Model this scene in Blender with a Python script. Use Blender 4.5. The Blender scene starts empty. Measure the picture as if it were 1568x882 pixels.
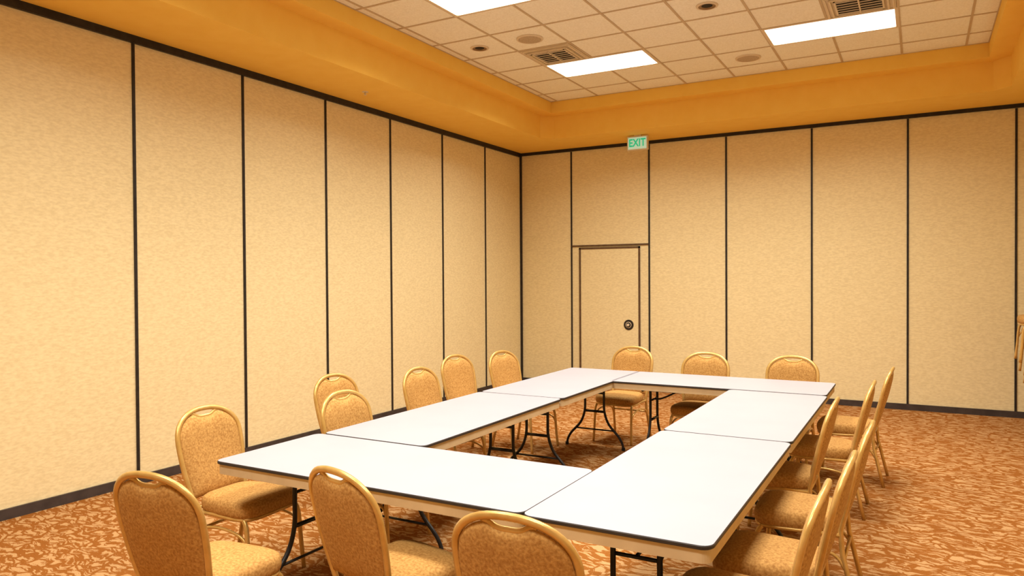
import bpy, math
from mathutils import Vector, Matrix
D=bpy.data; S=bpy.context.scene
S.view_settings.view_transform='Standard'
S.view_settings.look='None'
S.view_settings.exposure=0.0

# ------------------------------------------------------------ materials
def newmat(name):
    m=D.materials.new(name); m.use_nodes=True
    nt=m.node_tree; b=nt.nodes['Principled BSDF']
    return m,nt,b
def N(nt,t,**k):
    n=nt.nodes.new(t)
    for a,v in k.items(): setattr(n,a,v)
    return n
def ramp(nt,stops,interp='LINEAR'):
    r=N(nt,'ShaderNodeValToRGB'); cr=r.color_ramp; cr.interpolation=interp
    while len(cr.elements)<len(stops): cr.elements.new(0.5)
    for e,(p,c) in zip(cr.elements,stops):
        e.position=p; e.color=(c[0],c[1],c[2],1)
    return r
def coords(nt,scale=(1,1,1),rot=(0,0,0)):
    tc=N(nt,'ShaderNodeTexCoord'); mp=N(nt,'ShaderNodeMapping')
    mp.inputs['Scale'].default_value=scale; mp.inputs['Rotation'].default_value=rot
    nt.links.new(tc.outputs['Object'],mp.inputs['Vector']); return mp
def noisy(name,c1,c2,scale=50,stretch=(1,1,1),rough=.8,metal=0,bump=0,detail=4,lo=.35,hi=.65,spec=.3):
    m,nt,b=newmat(name)
    mp=coords(nt,stretch)
    n=N(nt,'ShaderNodeTexNoise'); n.inputs['Scale'].default_value=scale; n.inputs['Detail'].default_value=detail
    nt.links.new(mp.outputs[0],n.inputs['Vector'])
    r=ramp(nt,[(lo,c1),(hi,c2)])
    nt.links.new(n.outputs['Fac'],r.inputs[0]); nt.links.new(r.outputs[0],b.inputs['Base Color'])
    b.inputs['Roughness'].default_value=rough; b.inputs['Metallic'].default_value=metal
    b.inputs['Specular IOR Level'].default_value=spec
    if bump:
        bp=N(nt,'ShaderNodeBump'); bp.inputs['Strength'].default_value=bump; bp.inputs['Distance'].default_value=.003
        nt.links.new(n.outputs['Fac'],bp.inputs['Height']); nt.links.new(bp.outputs[0],b.inputs['Normal'])
    return m
def emis(name,col,st):
    m,nt,b=newmat(name)
    b.inputs['Base Color'].default_value=(*[c*.8 for c in col],1)
    b.inputs['Emission Color'].default_value=(*col,1); b.inputs['Emission Strength'].default_value=st
    return m

M_wall=noisy('wall_fabric',(.78,.655,.375),(.89,.77,.465),scale=13,stretch=(2.0,2.0,5.5),rough=.95,bump=.12,detail=9,spec=.1)
M_seam=noisy('black_trim',(.018,.014,.012),(.03,.024,.02),scale=20,rough=.5)
M_brown=noisy('brown_trim',(.10,.055,.025),(.14,.08,.04),scale=20,rough=.5)
M_base=noisy('vinyl_base',(.045,.035,.032),(.065,.05,.045),scale=10,rough=.5)
M_gold=noisy('gold_paint',(.93,.58,.105),(.95,.61,.12),scale=6,rough=.7,spec=.2)
M_tile=noisy('ceiling_tile_mat',(.88,.83,.68),(.97,.93,.79),scale=60,rough=.95,detail=6,bump=.3,spec=.1)
M_tbar=noisy('tbar_mat',(.55,.42,.26),(.60,.47,.30),scale=5,rough=.5)
M_cream=noisy('cream_metal',(.72,.60,.42),(.76,.64,.46),scale=5,rough=.5)
M_speaker=noisy('speaker_grille',(.40,.29,.17),(.60,.48,.33),scale=120,rough=.6)
M_dark=noisy('dark_void',(.01,.008,.006),(.02,.015,.01),scale=5,rough=.7)
M_bronze=noisy('bronze',(.22,.13,.06),(.28,.17,.08),scale=10,rough=.4,metal=.4)
M_top=noisy('white_laminate',(.405,.41,.47),(.42,.425,.485),scale=3,rough=.35,spec=.4)
M_edge=noisy('table_edge_band',(.03,.026,.024),(.045,.038,.034),scale=10,rough=.5)
M_apron=noisy('table_apron',(.56,.43,.25),(.64,.50,.30),scale=8,rough=.6)
M_black=noisy('black_steel',(.012,.012,.013),(.02,.02,.022),scale=10,rough=.35)
M_frame=noisy('gold_frame_metal',(.58,.36,.10),(.70,.45,.15),scale=15,rough=.30,metal=.4,spec=.5)
M_fab=noisy('chair_fabric',(.36,.170,.040),(.60,.345,.105),scale=95,rough=.8,detail=3,bump=.4,lo=.3,hi=.7,spec=.25)

def carpet():
    m,nt,b=newmat('patterned_carpet')
    L=nt.links
    mp=coords(nt,(1,1,1),(0,0,.12))
    d=N(nt,'ShaderNodeTexNoise'); d.inputs['Scale'].default_value=5.5; d.inputs['Detail'].default_value=3
    L.new(mp.outputs[0],d.inputs['Vector'])
    mx=N(nt,'ShaderNodeVectorMath',operation='MULTIPLY_ADD')
    mx.inputs[1].default_value=(.20,.20,0)
    L.new(d.outputs['Color'],mx.inputs[0]); L.new(mp.outputs[0],mx.inputs[2])
    sc=N(nt,'ShaderNodeVectorMath',operation='MULTIPLY'); sc.inputs[1].default_value=(6.5,16.5,1)
    L.new(mx.outputs[0],sc.inputs[0])
    v=N(nt,'ShaderNodeTexVoronoi',feature='DISTANCE_TO_EDGE'); v.inputs['Scale'].default_value=1
    v.voronoi_dimensions='2D'
    L.new(sc.outputs[0],v.inputs['Vector'])
    n2=N(nt,'ShaderNodeTexNoise'); n2.inputs['Scale'].default_value=3.6; n2.inputs['Detail'].default_value=4; n2.inputs['Roughness'].default_value=.65
    sc2=N(nt,'ShaderNodeVectorMath',operation='MULTIPLY'); sc2.inputs[1].default_value=(2.2,7,1)
    L.new(mx.outputs[0],sc2.inputs[0]); L.new(sc2.outputs[0],n2.inputs['Vector'])
    r1=ramp(nt,[(.07,(0,0,0)),(.12,(1,1,1))]); L.new(v.outputs['Distance'],r1.inputs[0])
    r2=ramp(nt,[(.475,(0,0,0)),(.505,(1,1,1))]); L.new(n2.outputs['Fac'],r2.inputs[0])
    mu=N(nt,'ShaderNodeMath',operation='MULTIPLY'); L.new(r1.outputs[0],mu.inputs[0]); L.new(r2.outputs[0],mu.inputs[1])
    fine=N(nt,'ShaderNodeTexNoise'); fine.inputs['Scale'].default_value=220; L.new(mp.outputs[0],fine.inputs['Vector'])
    rf=ramp(nt,[(.3,(.23,.075,.013)),(.7,(.35,.132,.028))]); L.new(fine.outputs['Fac'],rf.inputs[0])
    rg=ramp(nt,[(.3,(.44,.245,.10)),(.7,(.57,.345,.16))]); L.new(fine.outputs['Fac'],rg.inputs[0])
    mix=N(nt,'ShaderNodeMix',data_type='RGBA'); L.new(mu.outputs[0],mix.inputs['Factor'])
    L.new(rf.outputs[0],mix.inputs[6]); L.new(rg.outputs[0],mix.inputs[7])
    L.new(mix.outputs[2],b.inputs['Base Color'])
    b.inputs['Roughness'].default_value=1; b.inputs['Specular IOR Level'].default_value=.05
    bp=N(nt,'ShaderNodeBump'); bp.inputs['Strength'].default_value=.4; bp.inputs['Distance'].default_value=.004
    L.new(fine.outputs['Fac'],bp.inputs['Height']); L.new(bp.outputs[0],b.inputs['Normal'])
    return m
M_carpet=carpet()

def lens():
    # translucent diffuser: glows itself and lets the tubes' light through
    m=D.materials.new('troffer_lens'); m.use_nodes=True; nt=m.node_tree; nt.nodes.clear(); L=nt.links
    out=N(nt,'ShaderNodeOutputMaterial'); add=N(nt,'ShaderNodeAddShader')
    em=N(nt,'ShaderNodeEmission'); tr=N(nt,'ShaderNodeBsdfTransparent')
    mp=coords(nt,(1,1,1))
    w=N(nt,'ShaderNodeTexWave',bands_direction='Y'); w.inputs['Scale'].default_value=3.4
    L.new(mp.outputs[0],w.inputs['Vector'])
    r=ramp(nt,[(0,(.80,.84,.90)),(.6,(.95,.98,1.0))]); L.new(w.outputs['Color'],r.inputs[0])
    L.new(r.outputs[0],em.inputs[0]); em.inputs[1].default_value=1.0
    L.new(em.outputs[0],add.inputs[0]); L.new(tr.outputs[0],add.inputs[1]); L.new(add.outputs[0],out.inputs[0])
    return m
M_lens=lens()
M_exitface=emis('exit_face',(.55,.80,.60),.42)
M_exitlet=emis('exit_letters',(.01,.50,.24),.6)

# ------------------------------------------------------------ mesh builder
class MB:
    def __init__(s,mats): s.v=[];s.f=[];s.m=[];s.mats=mats;s.sm=[]
    def add(s,vs,fs,mi=0,smooth=False):
        o=len(s.v); s.v+= [tuple(v) for v in vs]
        for f in fs: s.f.append([i+o for i in f]); s.m.append(mi); s.sm.append(smooth)
    def box(s,x0,x1,y0,y1,z0,z1,mi=0):
        vs=[(x,y,z) for z in (z0,z1) for y in (y0,y1) for x in (x0,x1)]
        s.add(vs,[(0,2,3,1),(4,5,7,6),(0,1,5,4),(2,6,7,3),(0,4,6,2),(1,3,7,5)],mi)
    def tube(s,pts,r,mi=0,seg=8,rb=None,cap=True):
        pts=[Vector(p) for p in pts]; n=len(pts); vs=[];fs=[]
        t0=(pts[1]-pts[0]).normalized()
        up=Vector((0,1,0)) if abs(t0.y)<.9 else Vector((1,0,0))
        nrm=(up-t0*up.dot(t0)).normalized(); rb=rb or r
        for i,p in enumerate(pts):
            t=(pts[min(i+1,n-1)]-pts[max(i-1,0)]).normalized()
            nrm=(nrm-t*nrm.dot(t)).normalized(); bn=t.cross(nrm)
            for k in range(seg):
                a=2*math.pi*k/seg
                vs.append(p+nrm*math.cos(a)*r+bn*math.sin(a)*rb)
        for i in range(n-1):
            for k in range(seg):
                k2=(k+1)%seg
                fs.append((i*seg+k,i*seg+k2,(i+1)*seg+k2,(i+1)*seg+k))
        if cap:
            fs.append(tuple(range(seg-1,-1,-1))); fs.append(tuple((n-1)*seg+k for k in range(seg)))
        s.add(vs,fs,mi,True)
    def rings(s,rings,mi=0,smooth=True,capb=True,capt=True):
        n=len(rings[0]); vs=[p for r in rings for p in r]; fs=[]
        for i in range(len(rings)-1):
            for k in range(n):
                k2=(k+1)%n
                fs.append((i*n+k,i*n+k2,(i+1)*n+k2,(i+1)*n+k))
        s.add(vs,fs,mi,smooth)
        if capb: s.add(rings[0],[tuple(range(n-1,-1,-1))],mi,False)
        if capt: s.add(rings[-1],[tuple(range(n))],mi,smooth)
    def mesh(s,name):
        me=D.meshes.new(name); me.from_pydata(s.v,[],s.f)
        for m in s.mats: me.materials.append(m)
        for p,mi,sm in zip(me.polygons,s.m,s.sm): p.material_index=mi; p.use_smooth=sm
        me.validate(); me.update(); return me
    def obj(s,name,loc=(0,0,0),rz=0,parent=None):
        o=D.objects.new(name,s.mesh(name)); S.collection.objects.link(o)
        o.location=loc; o.rotation_euler=(0,0,rz)
        if parent: o.parent=parent
        return o
def link(name,me,loc,rz=0,parent=None):
    o=D.objects.new(name,me); S.collection.objects.link(o); o.location=loc; o.rotation_euler=(0,0,rz)
    if parent: o.parent=parent
    return o
def cat(pts,k=6):
    pts=[Vector(p) for p in pts]; P=[2*pts[0]-pts[1]]+pts+[2*pts[-1]-pts[-2]]; out=[]
    for i in range(1,len(P)-2):
        a,b,c,d=P[i-1:i+3]
        for j in range(k):
            t=j/k
            out.append(.5*((2*b)+(c-a)*t+(2*a-5*b+4*c-d)*t*t+(3*b-a-3*c+d)*t**3))
    out.append(pts[-1]); return out
def circ(cx,cy,z,r,n=32): return [(cx+r*math.cos(2*math.pi*k/n),cy+r*math.sin(2*math.pi*k/n),z) for k in range(n)]

# ------------------------------------------------------------ room
XL,XR,YB,YF=-5.6,1.75,10.4,-2.6
ZS=3.68; ZC=4.16; T=.12
b=MB([M_carpet]); b.box(XL-T,XR+T,YF-T,YB+T,-.1,0); b.obj('floor')
b=MB([M_wall]); b.box(XL-T,XL,YF-T,YB+T,0,ZC+.2); b.obj('wall_left')
b=MB([M_wall]); b.box(XR,XR+T,YF-T,YB+T,0,ZC+.2); b.obj('wall_right')
b=MB([M_wall]); b.box(XL,XR,YF-T,YF,0,ZC+.2); b.obj('wall_front')
b=MB([M_wall]); b.box(XL,XR,YB,YB+T,0,ZC+.2); b.obj('wall_back')
# baseboards
b=MB([M_base]); b.box(XL,XL+.02,YF,YB,0,.075); b.obj('baseboard_left')
b=MB([M_base]); b.box(XR-.02,XR,YF,YB,0,.075); b.obj('baseboard_right')
b=MB([M_base]); b.box(XL+.02,-4.7,YB-.02,YB,0,.075); b.box(-3.46,XR-.02,YB-.02,YB,0,.075); b.obj('baseboard_back')
b=MB([M_base]); b.box(XL+.02,XR-.02,YF,YF+.02,0,.075); b.obj('baseboard_front')
# seams / tracks
w=.0115
b=MB([M_seam])
for k in range(1,12):
    y=YB-1.108*k
    if y>YF+.1: b.box(XL,XL+.012,y-w,y+w,.075,ZS-.06)
b.box(XL,XL+.03,YF,YB,ZS-.062,ZS); b.obj('trim_1')
b=MB([M_seam])
for x in (-4.70,-3.45,-2.335,-1.222,-.106,1.012): b.box(x-w,x+w,YB-.012,YB,.0,ZS-.05)
b.box(XL,XL+.03,YB-.03,YB,0,ZS)
b.box(XL+.03,XR,YB-.03,YB,ZS-.045,ZS); b.obj('trim_2')
b=MB([M_seam])
for k in range(1,12):
    y=YB-1.108*k
    if y>YF+.1: b.box(XR-.012,XR,y-w,y+w,.075,ZS-.06)
b.box(XR-.03,XR,YF,YB,ZS-.062,ZS); b.obj('trim_3')
b=MB([M_seam])
for k in range(1,7):
    x=XL+1.1*k; b.box(x-w,x+w,YF,YF+.012,.075,ZS-.06)
b.box(XL,XR,YF,YF+.03,ZS-.062,ZS); b.obj('trim_4')
# door panel trim + door
b=MB([M_brown,M_seam])
b.box(-4.69,-3.46,YB-.014,YB,2.155,2.18,0)
b.box(-4.57,-4.545,YB-.02,YB,0,2.14,0); b.box(-3.615,-3.59,YB-.02,YB,0,2.14,0)
b.box(-4.57,-3.59,YB-.02,YB,2.115,2.14,0); b.obj('trim_5')
door=D.objects.new('door_1',None); S.collection.objects.link(door); door.location=(-4.08,YB,0)
b=MB([M_wall]); b.box(-.462,.462,-.012,0,.01,2.113); b.obj('door_slab',parent=door)
b=MB([M_seam,M_cream,M_black])
def disc_y(b,cx,cz,r,y0,y1,mi,n=32):
    R=lambda y,r:[(cx+r*math.cos(2*math.pi*k/n),y,cz+r*math.sin(2*math.pi*k/n)) for k in range(n)]
    b.rings([R(y0,r),R(y1,r*.96)],mi,False)
disc_y(b,.31,.97,.078,-.012,-.020,0); disc_y(b,.31,.97,.046,-.020,-.024,1); disc_y(b,.31,.97,.038,-.024,-.027,2); disc_y(b,.31,.97,.02,-.027,-.05,1)
b.obj('recessed_handle',parent=door)

# soffit ring
aL,aU=.88,1.08; c=.15; ZM=4.0
def rect8(a,c,z):
    x0,x1,y0,y1=XL+a,XR-a,YF+a,YB-a
    return [(x0,y0+c,z),(x0+c,y0,z),(x1-c,y0,z),(x1,y0+c,z),(x1,y1-c,z),(x1-c,y1,z),(x0+c,y1,z),(x0,y1-c,z)]
b=MB([M_gold])
R=[rect8(0,.001,ZS),rect8(aL,c,ZS),rect8(aL,c,ZM),rect8(aU,.001,ZM),rect8(aU,.001,ZC+.02)]
for i in range(4):
    A,B=R[i],R[i+1]
    for k in range(8):
        k2=(k+1)%8; b.add([A[k],A[k2],B[k2],B[k]],[(0,1,2,3)])
b.obj('ceiling_soffit')

# ceiling
cx0,cx1,cy0,cy1=XL+aU,XR-aU,YF+aU,YB-aU
G=.61
xs=[cx0]+[-3.81+G*k for k in range(-1,8) if cx0+.02<-3.81+G*k<cx1-.02]+[cx1]
ys=[cy0]+sorted([8.28-G*k for k in range(-1,20) if cy0+.02<8.28-G*k<cy1-.02])+[cy1]
lights=[(lx,ly) for lx in (-3.20,-.76) for ly in (7.975,5.535,3.095,.655)]
b=MB([M_tile,M_tbar])
for i in range(len(xs)-1):
    for j in range(len(ys)-1):
        mx,my=(xs[i]+xs[i+1])/2,(ys[j]+ys[j+1])/2
        if any(abs(mx-lx)<.6 and abs(my-ly)<.29 for lx,ly in lights): continue
        b.add([(xs[i],ys[j],ZC),(xs[i],ys[j+1],ZC),(xs[i+1],ys[j+1],ZC),(xs[i+1],ys[j],ZC)],[(0,1,2,3)],0)
def inl(x,y): return any(abs(x-lx)<.55 and abs(y-ly)<.28 for lx,ly in lights)
h=.011
for x in xs:
    for j in range(len(ys)-1):
        if not inl(x,(ys[j]+ys[j+1])/2): b.box(x-h,x+h,ys[j],ys[j+1],ZC-.006,ZC+.01,1)
for y in ys:
    for i in range(len(xs)-1):
        if not inl((xs[i]+xs[i+1])/2,y): b.box(xs[i],xs[i+1],y-h,y+h,ZC-.0055,ZC+.01,1)
b.box(XL,XR,YF,YB,ZC+.16,ZC+.2,0)
b.obj('ceiling')

# troffers
b=MB([M_cream,M_lens])
W,H=.61,.305; w2,h2=.58,.278
b.box(-W,W,-H,-h2,-.008,.05); b.box(-W,W,h2,H,-.008,.05); b.box(-W,-w2,-h2,h2,-.008,.05); b.box(w2,W,-h2,h2,-.008,.05)
b.box(-W,W,-H,H,.05,.12)
b.add([(-w2,-h2,.002),(-w2,h2,.002),(w2,h2,.002),(w2,-h2,.002)],[(0,1,2,3)],1)
me=b.mesh('fluorescent_ceiling_light')
for lx,ly in lights:
    o=link('fluorescent_ceiling_light',me,(lx,ly,ZC))
    ld=D.lights.new('fluorescent_tubes','AREA'); ld.shape='RECTANGLE'; ld.size=1.12; ld.size_y=.52
    ld.energy=63; ld.color=(1.0,.95,.85); ld.spread=math.radians(141)
    lo=D.objects.new('fluorescent_tubes',ld); S.collection.objects.link(lo); lo.parent=o; lo.location=(0,0,.02)
# vents
b=MB([M_cream,M_dark])
b.box(-.29,.29,-.29,.29,-.012,-.002)
for a in (.27,.23):
    z=-.012-(.27-a)*.3
    for s in (-1,1):
        b.box(-a,a,s*a-.008,s*a+.008,z-.01,z); b.box(s*a-.008,s*a+.008,-a,a,z-.01,z)
b.box(-.19,.19,-.19,.19,-.016,-.012,1)
for k in range(6):
    y=-.16+k*.064
    b.add([(-.19,y,-.030),(.19,y,-.030),(.19,y+.006,-.034),(-.19,y+.006,-.034)],[(0,1,2,3)],0)
b.box(-.2,-.185,-.2,.2,-.034,-.012); b.box(.185,.2,-.2,.2,-.034,-.012); b.box(-.2,.2,-.2,-.185,-.034,-.012); b.box(-.2,.2,.185,.2,-.034,-.012)
b.box(-.006,.006,-.2,.2,-.036,-.012)
me=b.mesh('air_vent')
for x,y in ((-3.505,7.365),(-.455,7.365),(-3.505,2.485)): link('air_vent',me,(x,y,ZC))
# downlights & speakers
b=MB([M_cream,M_bronze,M_dark])
b.rings([circ(0,0,-.001,.10),circ(0,0,-.01,.097),circ(0,0,-.012,.078)],0,True,False,False)
b.rings([circ(0,0,-.012,.078),circ(0,0,-.004,.05)],1,True,False,False)
b.rings([circ(0,0,-.004,.05),circ(0,0,-.003,.02)],2,True,False,True)
me=b.mesh('recessed_downlight')
for x,y in ((-4.115,6.755),(-1.675,6.755),(-4.115,1.875),(-1.675,1.875),(-1.675,4.315)): link('recessed_downlight',me,(x,y,ZC))
b=MB([M_cream,M_speaker])
b.rings([circ(0,0,-.001,.14),circ(0,0,-.012,.137),circ(0,0,-.014,.12)],0,True,False,False)
b.rings([circ(0,0,-.014,.12),circ(0,0,-.018,.06),circ(0,0,-.019,.01)],1,True,False,True)
me=b.mesh('ceiling_speaker')
for x,y in ((-3.505,6.755),(-1.675,8.585),(-3.505,1.875)): link('ceiling_speaker',me,(x,y,ZC))
# sprinkler on soffit
b=MB([M_cream,M_bronze])
b.rings([circ(0,0,0,.035,16),circ(0,0,-.008,.03,16)],0,True,False,True); b.tube([(0,0,-.005),(0,0,-.03)],.008,0); b.rings([circ(0,0,-.03,.016,12),circ(0,0,-.034,.016,12)],0,False)
me=b.mesh('sprinkler_head')
link('sprinkler_head',me,(-5.15,6.1,ZS))

# exit sign
ex=D.objects.new('exit_sign',None); S.collection.objects.link(ex); ex.location=(-3.445,9.9,3.575)
b=MB([M_cream,M_exitface])
b.box(-.15,.15,-.025,.025,-.105,.09,0); b.box(-.135,.135,-.028,-.025,-.09,.075,1); b.box(-.05,.05,-.02,.02,.09,.105,0)
b.obj('sign_housing',parent=ex)
cu=D.curves.new('exit_text','FONT'); cu.body='EXIT'; cu.size=.15; cu.align_x='CENTER'; cu.align_y='CENTER'; cu.extrude=.002; cu.offset=.003
to=D.objects.new('exit_text',cu); S.collection.objects.link(to); to.parent=ex; to.location=(0,-.031,-.008); to.rotation_euler=(math.pi/2,0,0); to.data.materials.append(M_exitlet)
to.scale=(.80,1,1)

# ------------------------------------------------------------ folding table
def rrect(hx,hy,r,z,n=6):
    out=[]
    for (sx,sy,a0) in ((1,1,0),(-1,1,90),(-1,-1,180),(1,-1,270)):
        for k in range(n+1):
            a=math.radians(a0+90*k/n); out.append((sx*(hx-r)+r*math.cos(a),sy*(hy-r)+r*math.sin(a),z))
    return out
def table():
    b=MB([M_top,M_edge,M_apron,M_black])
    hx,hy=.912,.379
    b.rings([rrect(hx-.006,hy-.006,.04,.722),rrect(hx,hy,.045,.726),rrect(hx,hy,.045,.736),rrect(hx-.003,hy-.003,.043,.7395)],1,False,True,False)
    b.rings([rrect(hx-.003,hy-.003,.043,.7395),rrect(hx-.004,hy-.004,.043,.740)],0,False,False,True)
    o=[rrect(hx-.010,hy-.010,.037,z) for z in (.672,.722)]; i_=[rrect(hx-.03,hy-.03,.02,z) for z in (.722,.672)]
    b.rings([o[0],o[1]],2,False,False,False); b.rings([i_[0],i_[1]],2,False,False,False); b.rings([i_[1],o[0]],2,False,False,False)
    for s in (-1,1):
        x=s*.62
        b.tube([(x,-.32,.665),(x,.32,.665)],.0125,3)
        for t in (-1,1):
            b.tube(cat([(x,t*.10,.67),(x,t*.10,.5),(x,t*.105,.36),(x,t*.15,.24),(x,t*.25,.13),(x,t*.29,.06),(x,t*.30,.004)],5),.0125,3)
            b.rings([circ(x,t*.30,0,.017,10),circ(x,t*.30,.03,.017,10)],3)
        b.tube([(x,-.10,.54),(x,.10,.54)],.009,3); b.tube([(x,-.105,.36),(x,.105,.36)],.0125,3)
        b.tube([(x,-.2,.18),(x,.2,.18)],.008,3)
        b.tube(cat([(x,0,.54),(x-s*.1,0,.56),(x-s*.36,0,.70)],4),.008,3)
        b.box(x-s*.36-.03,x-s*.36+.03,-.06,.06,.69,.722,3)
    b.box(-.75,.75,-.33,-.30,.69,.722,3); b.box(-.75,.75,.30,.33,.69,.722,3)
    return b.mesh('folding_table')
tm=table()
H90=math.pi/2
for x,y,r in ((-2.27,2.945,0),(-2.78,4.25,H90),(-2.78,6.085,H90),(-1.525,6.62,0),(-.98,5.30,H90),(-.98,3.465,H90)):
    link('folding_table',tm,(x,y,0),r)

# ------------------------------------------------------------ banquet chair
def chair():
    b=MB([M_fab,M_frame,M_seam])
    lean=math.radians(13); y0,z0=-.205,.42
    def P(s,h,o=0):   # back-plane point, o = offset toward front
        yy=y0-math.sin(lean)*h+math.cos(lean)*o - .03*(1-(s/.22)**2)*min(1,h/.3)*.6
        return (s,yy,z0+math.cos(lean)*h+math.sin(lean)*o)
    def Wf(h): return .185+.04*math.sin(min(h/.34,1)*math.pi/2)
    # outline of frame
    HS,HT=.345,.175; pw=2.3
    side=[(Wf(h),h) for h in [0,.06,.12,.18,.24,.30]]
    arc=[]
    n=22
    for k in range(n+1):
        a=math.pi*k/n; ca,sa=math.cos(a),math.sin(a)
        arc.append((.225*math.copysign(abs(ca)**(2/pw),ca),HS+HT*abs(sa)**(2/pw)))
    left=[(-s,h) for s,h in reversed(side)]
    path=[(.205,-.285,.0),(.197,-.25,.15),(.190,-.215,.30)]+[P(s,h) for s,h in side]+[P(s,h) for s,h in arc]+[P(s,h) for s,h in left]+[(-.190,-.215,.30),(-.197,-.25,.15),(-.205,-.285,.0)]
    b.tube(path,.0125,1,8,.015)
    # upholstered back
    nu,nv=28,18
    def T(u):
        a=max(0,1-abs(u)**2.3)**(1/2.3); t=HS-.01+(HT-.008)*a
        d=max(0,1-(u/.42)**2); d=d*d*(3-2*d) if d<1 else 1
        return t-.034*d
    F=[];Bk=[]
    for j in range(nv+1):
        for i in range(nu+1):
            u=-1+2*i/nu; v=j/nv; h=.035+v*(T(u)-.035)
            s=u*(Wf(min(h,.34))-.010)
            e=(1-abs(u)**6)*(1-abs(2*v-1)**8)
            F.append(P(s,h,.006+.024*e)); Bk.append(P(s,h,-.006-.012*e))
    fs=[]; K=nu+1; O=len(F)
    for j in range(nv):
        for i in range(nu):
            a=j*K+i; fs.append((a,a+1,a+1+K,a+K)); fs.append((O+a,O+a+K,O+a+1+K,O+a+1))
    for i in range(nu):
        fs.append((i+1,i,O+i,O+i+1)); a=nv*K+i; fs.append((a,a+1,O+a+1,O+a))
    for j in range(nv):
        a=j*K; fs.append((a,a+K,O+a+K,O+a)); a=j*K+nu; fs.append((a+K,a,O+a,O+a+K))
    b.add(F+Bk,fs,0,True)
    # gold trim under hand slot
    tr=[]
    for k in range(15):
        u=-.46+.92*k/14; tr.append(P(u*.215,T(u)+.004))
    b.tube(tr,.006,1,6,.013)
    # seat cushion
    def ring(sc,z,n=44,dx=0):
        out=[]
        for k in range(n):
            a=2*math.pi*k/n; ca,sa=math.cos(a),math.sin(a)
            yy=.215*math.copysign(abs(sa)**(2/4.5),sa)*sc
            ww=.205+.025*(yy/.215)
            out.append((ww*math.copysign(abs(ca)**(2/4.5),ca)*sc,yy+.005,z))
        return out
    b.rings([ring(.93,.392),ring(.97,.396)],2,True,True,False)
    b.rings([ring(.97,.396),ring(1.0,.405),ring(1.015,.425),ring(1.01,.447),ring(.975,.465),ring(.90,.476),ring(.7,.484),ring(.4,.488),ring(.1,.489)],0,True,False,True)
    rp=ring(.95,.388); b.tube(rp+[rp[0]],.011,1,6,cap=False)
    # front legs
    for s in (-1,1):
        b.tube(cat([(s*.19,.165,.39),(s*.20,.195,.33),(s*.205,.21,.15),(s*.21,.225,.0)],4),.0125,1,8)
        b.tube(cat([(s*.203,.208,.22),(s*.203,.16,.295),(s*.20,.0,.325),(s*.195,-.17,.295),(s*.194,-.232,.22)],5),.009,1,6)
        b.tube([(s*.19,-.205,.39),(s*.19,.165,.39)],.011,1,6)
    b.tube([(-.19,-.222,.27),(.19,-.222,.27)],.009,1,6)
    b.tube([(-.185,-.205,.40),(.185,-.205,.40)],.011,1,6)
    return b.mesh('banquet_chair')
cm=chair()
R_=math.radians
chairs=[(-3.32,2.90,-86),(-3.00,3.70,-90),(-3.66,4.31,-92),(-3.32,4.96,-92),(-3.60,5.90,-98),(-3.39,6.43,-100),
 (-2.68,7.18,176),(-1.81,6.90,180),(-1.02,6.93,178),
 (-.50,6.70,88),(-.59,5.77,90),(-.75,4.86,90),(-.52,4.15,90),(-.55,3.38,90),(-.60,2.85,90),
 (-2.62,2.12,6),(-1.91,2.50,-13),(-1.12,2.35,2)]
for x,y,a in chairs: link('banquet_chair',cm,(x,y,0),R_(a))
st=D.objects.new('chair_stack',None); S.collection.objects.link(st); st.location=(1.39,9.3,0)
for k in range(7):
    link('stacked_chair_%d'%(k+1),cm,(-.04*k,0,.13*k),R_(90),parent=st)

# ------------------------------------------------------------ camera
cam=D.cameras.new('camera'); co=D.objects.new('camera',cam); S.collection.objects.link(co)
cam.sensor_width=36; cam.lens=25.71; cam.clip_start=.02
co.matrix_world=Matrix.Translation((.03,.012,1.68))@Matrix.Rotation(R_(29.17),4,'Z')@Matrix.Rotation(R_(90-.78),4,'X')@Matrix.Rotation(R_(-.35),4,'Z')
S.camera=co
wd=D.worlds.new('world'); S.world=wd; wd.use_nodes=True
wd.node_tree.nodes['Background'].inputs[0].default_value=(.05,.05,.05,1)
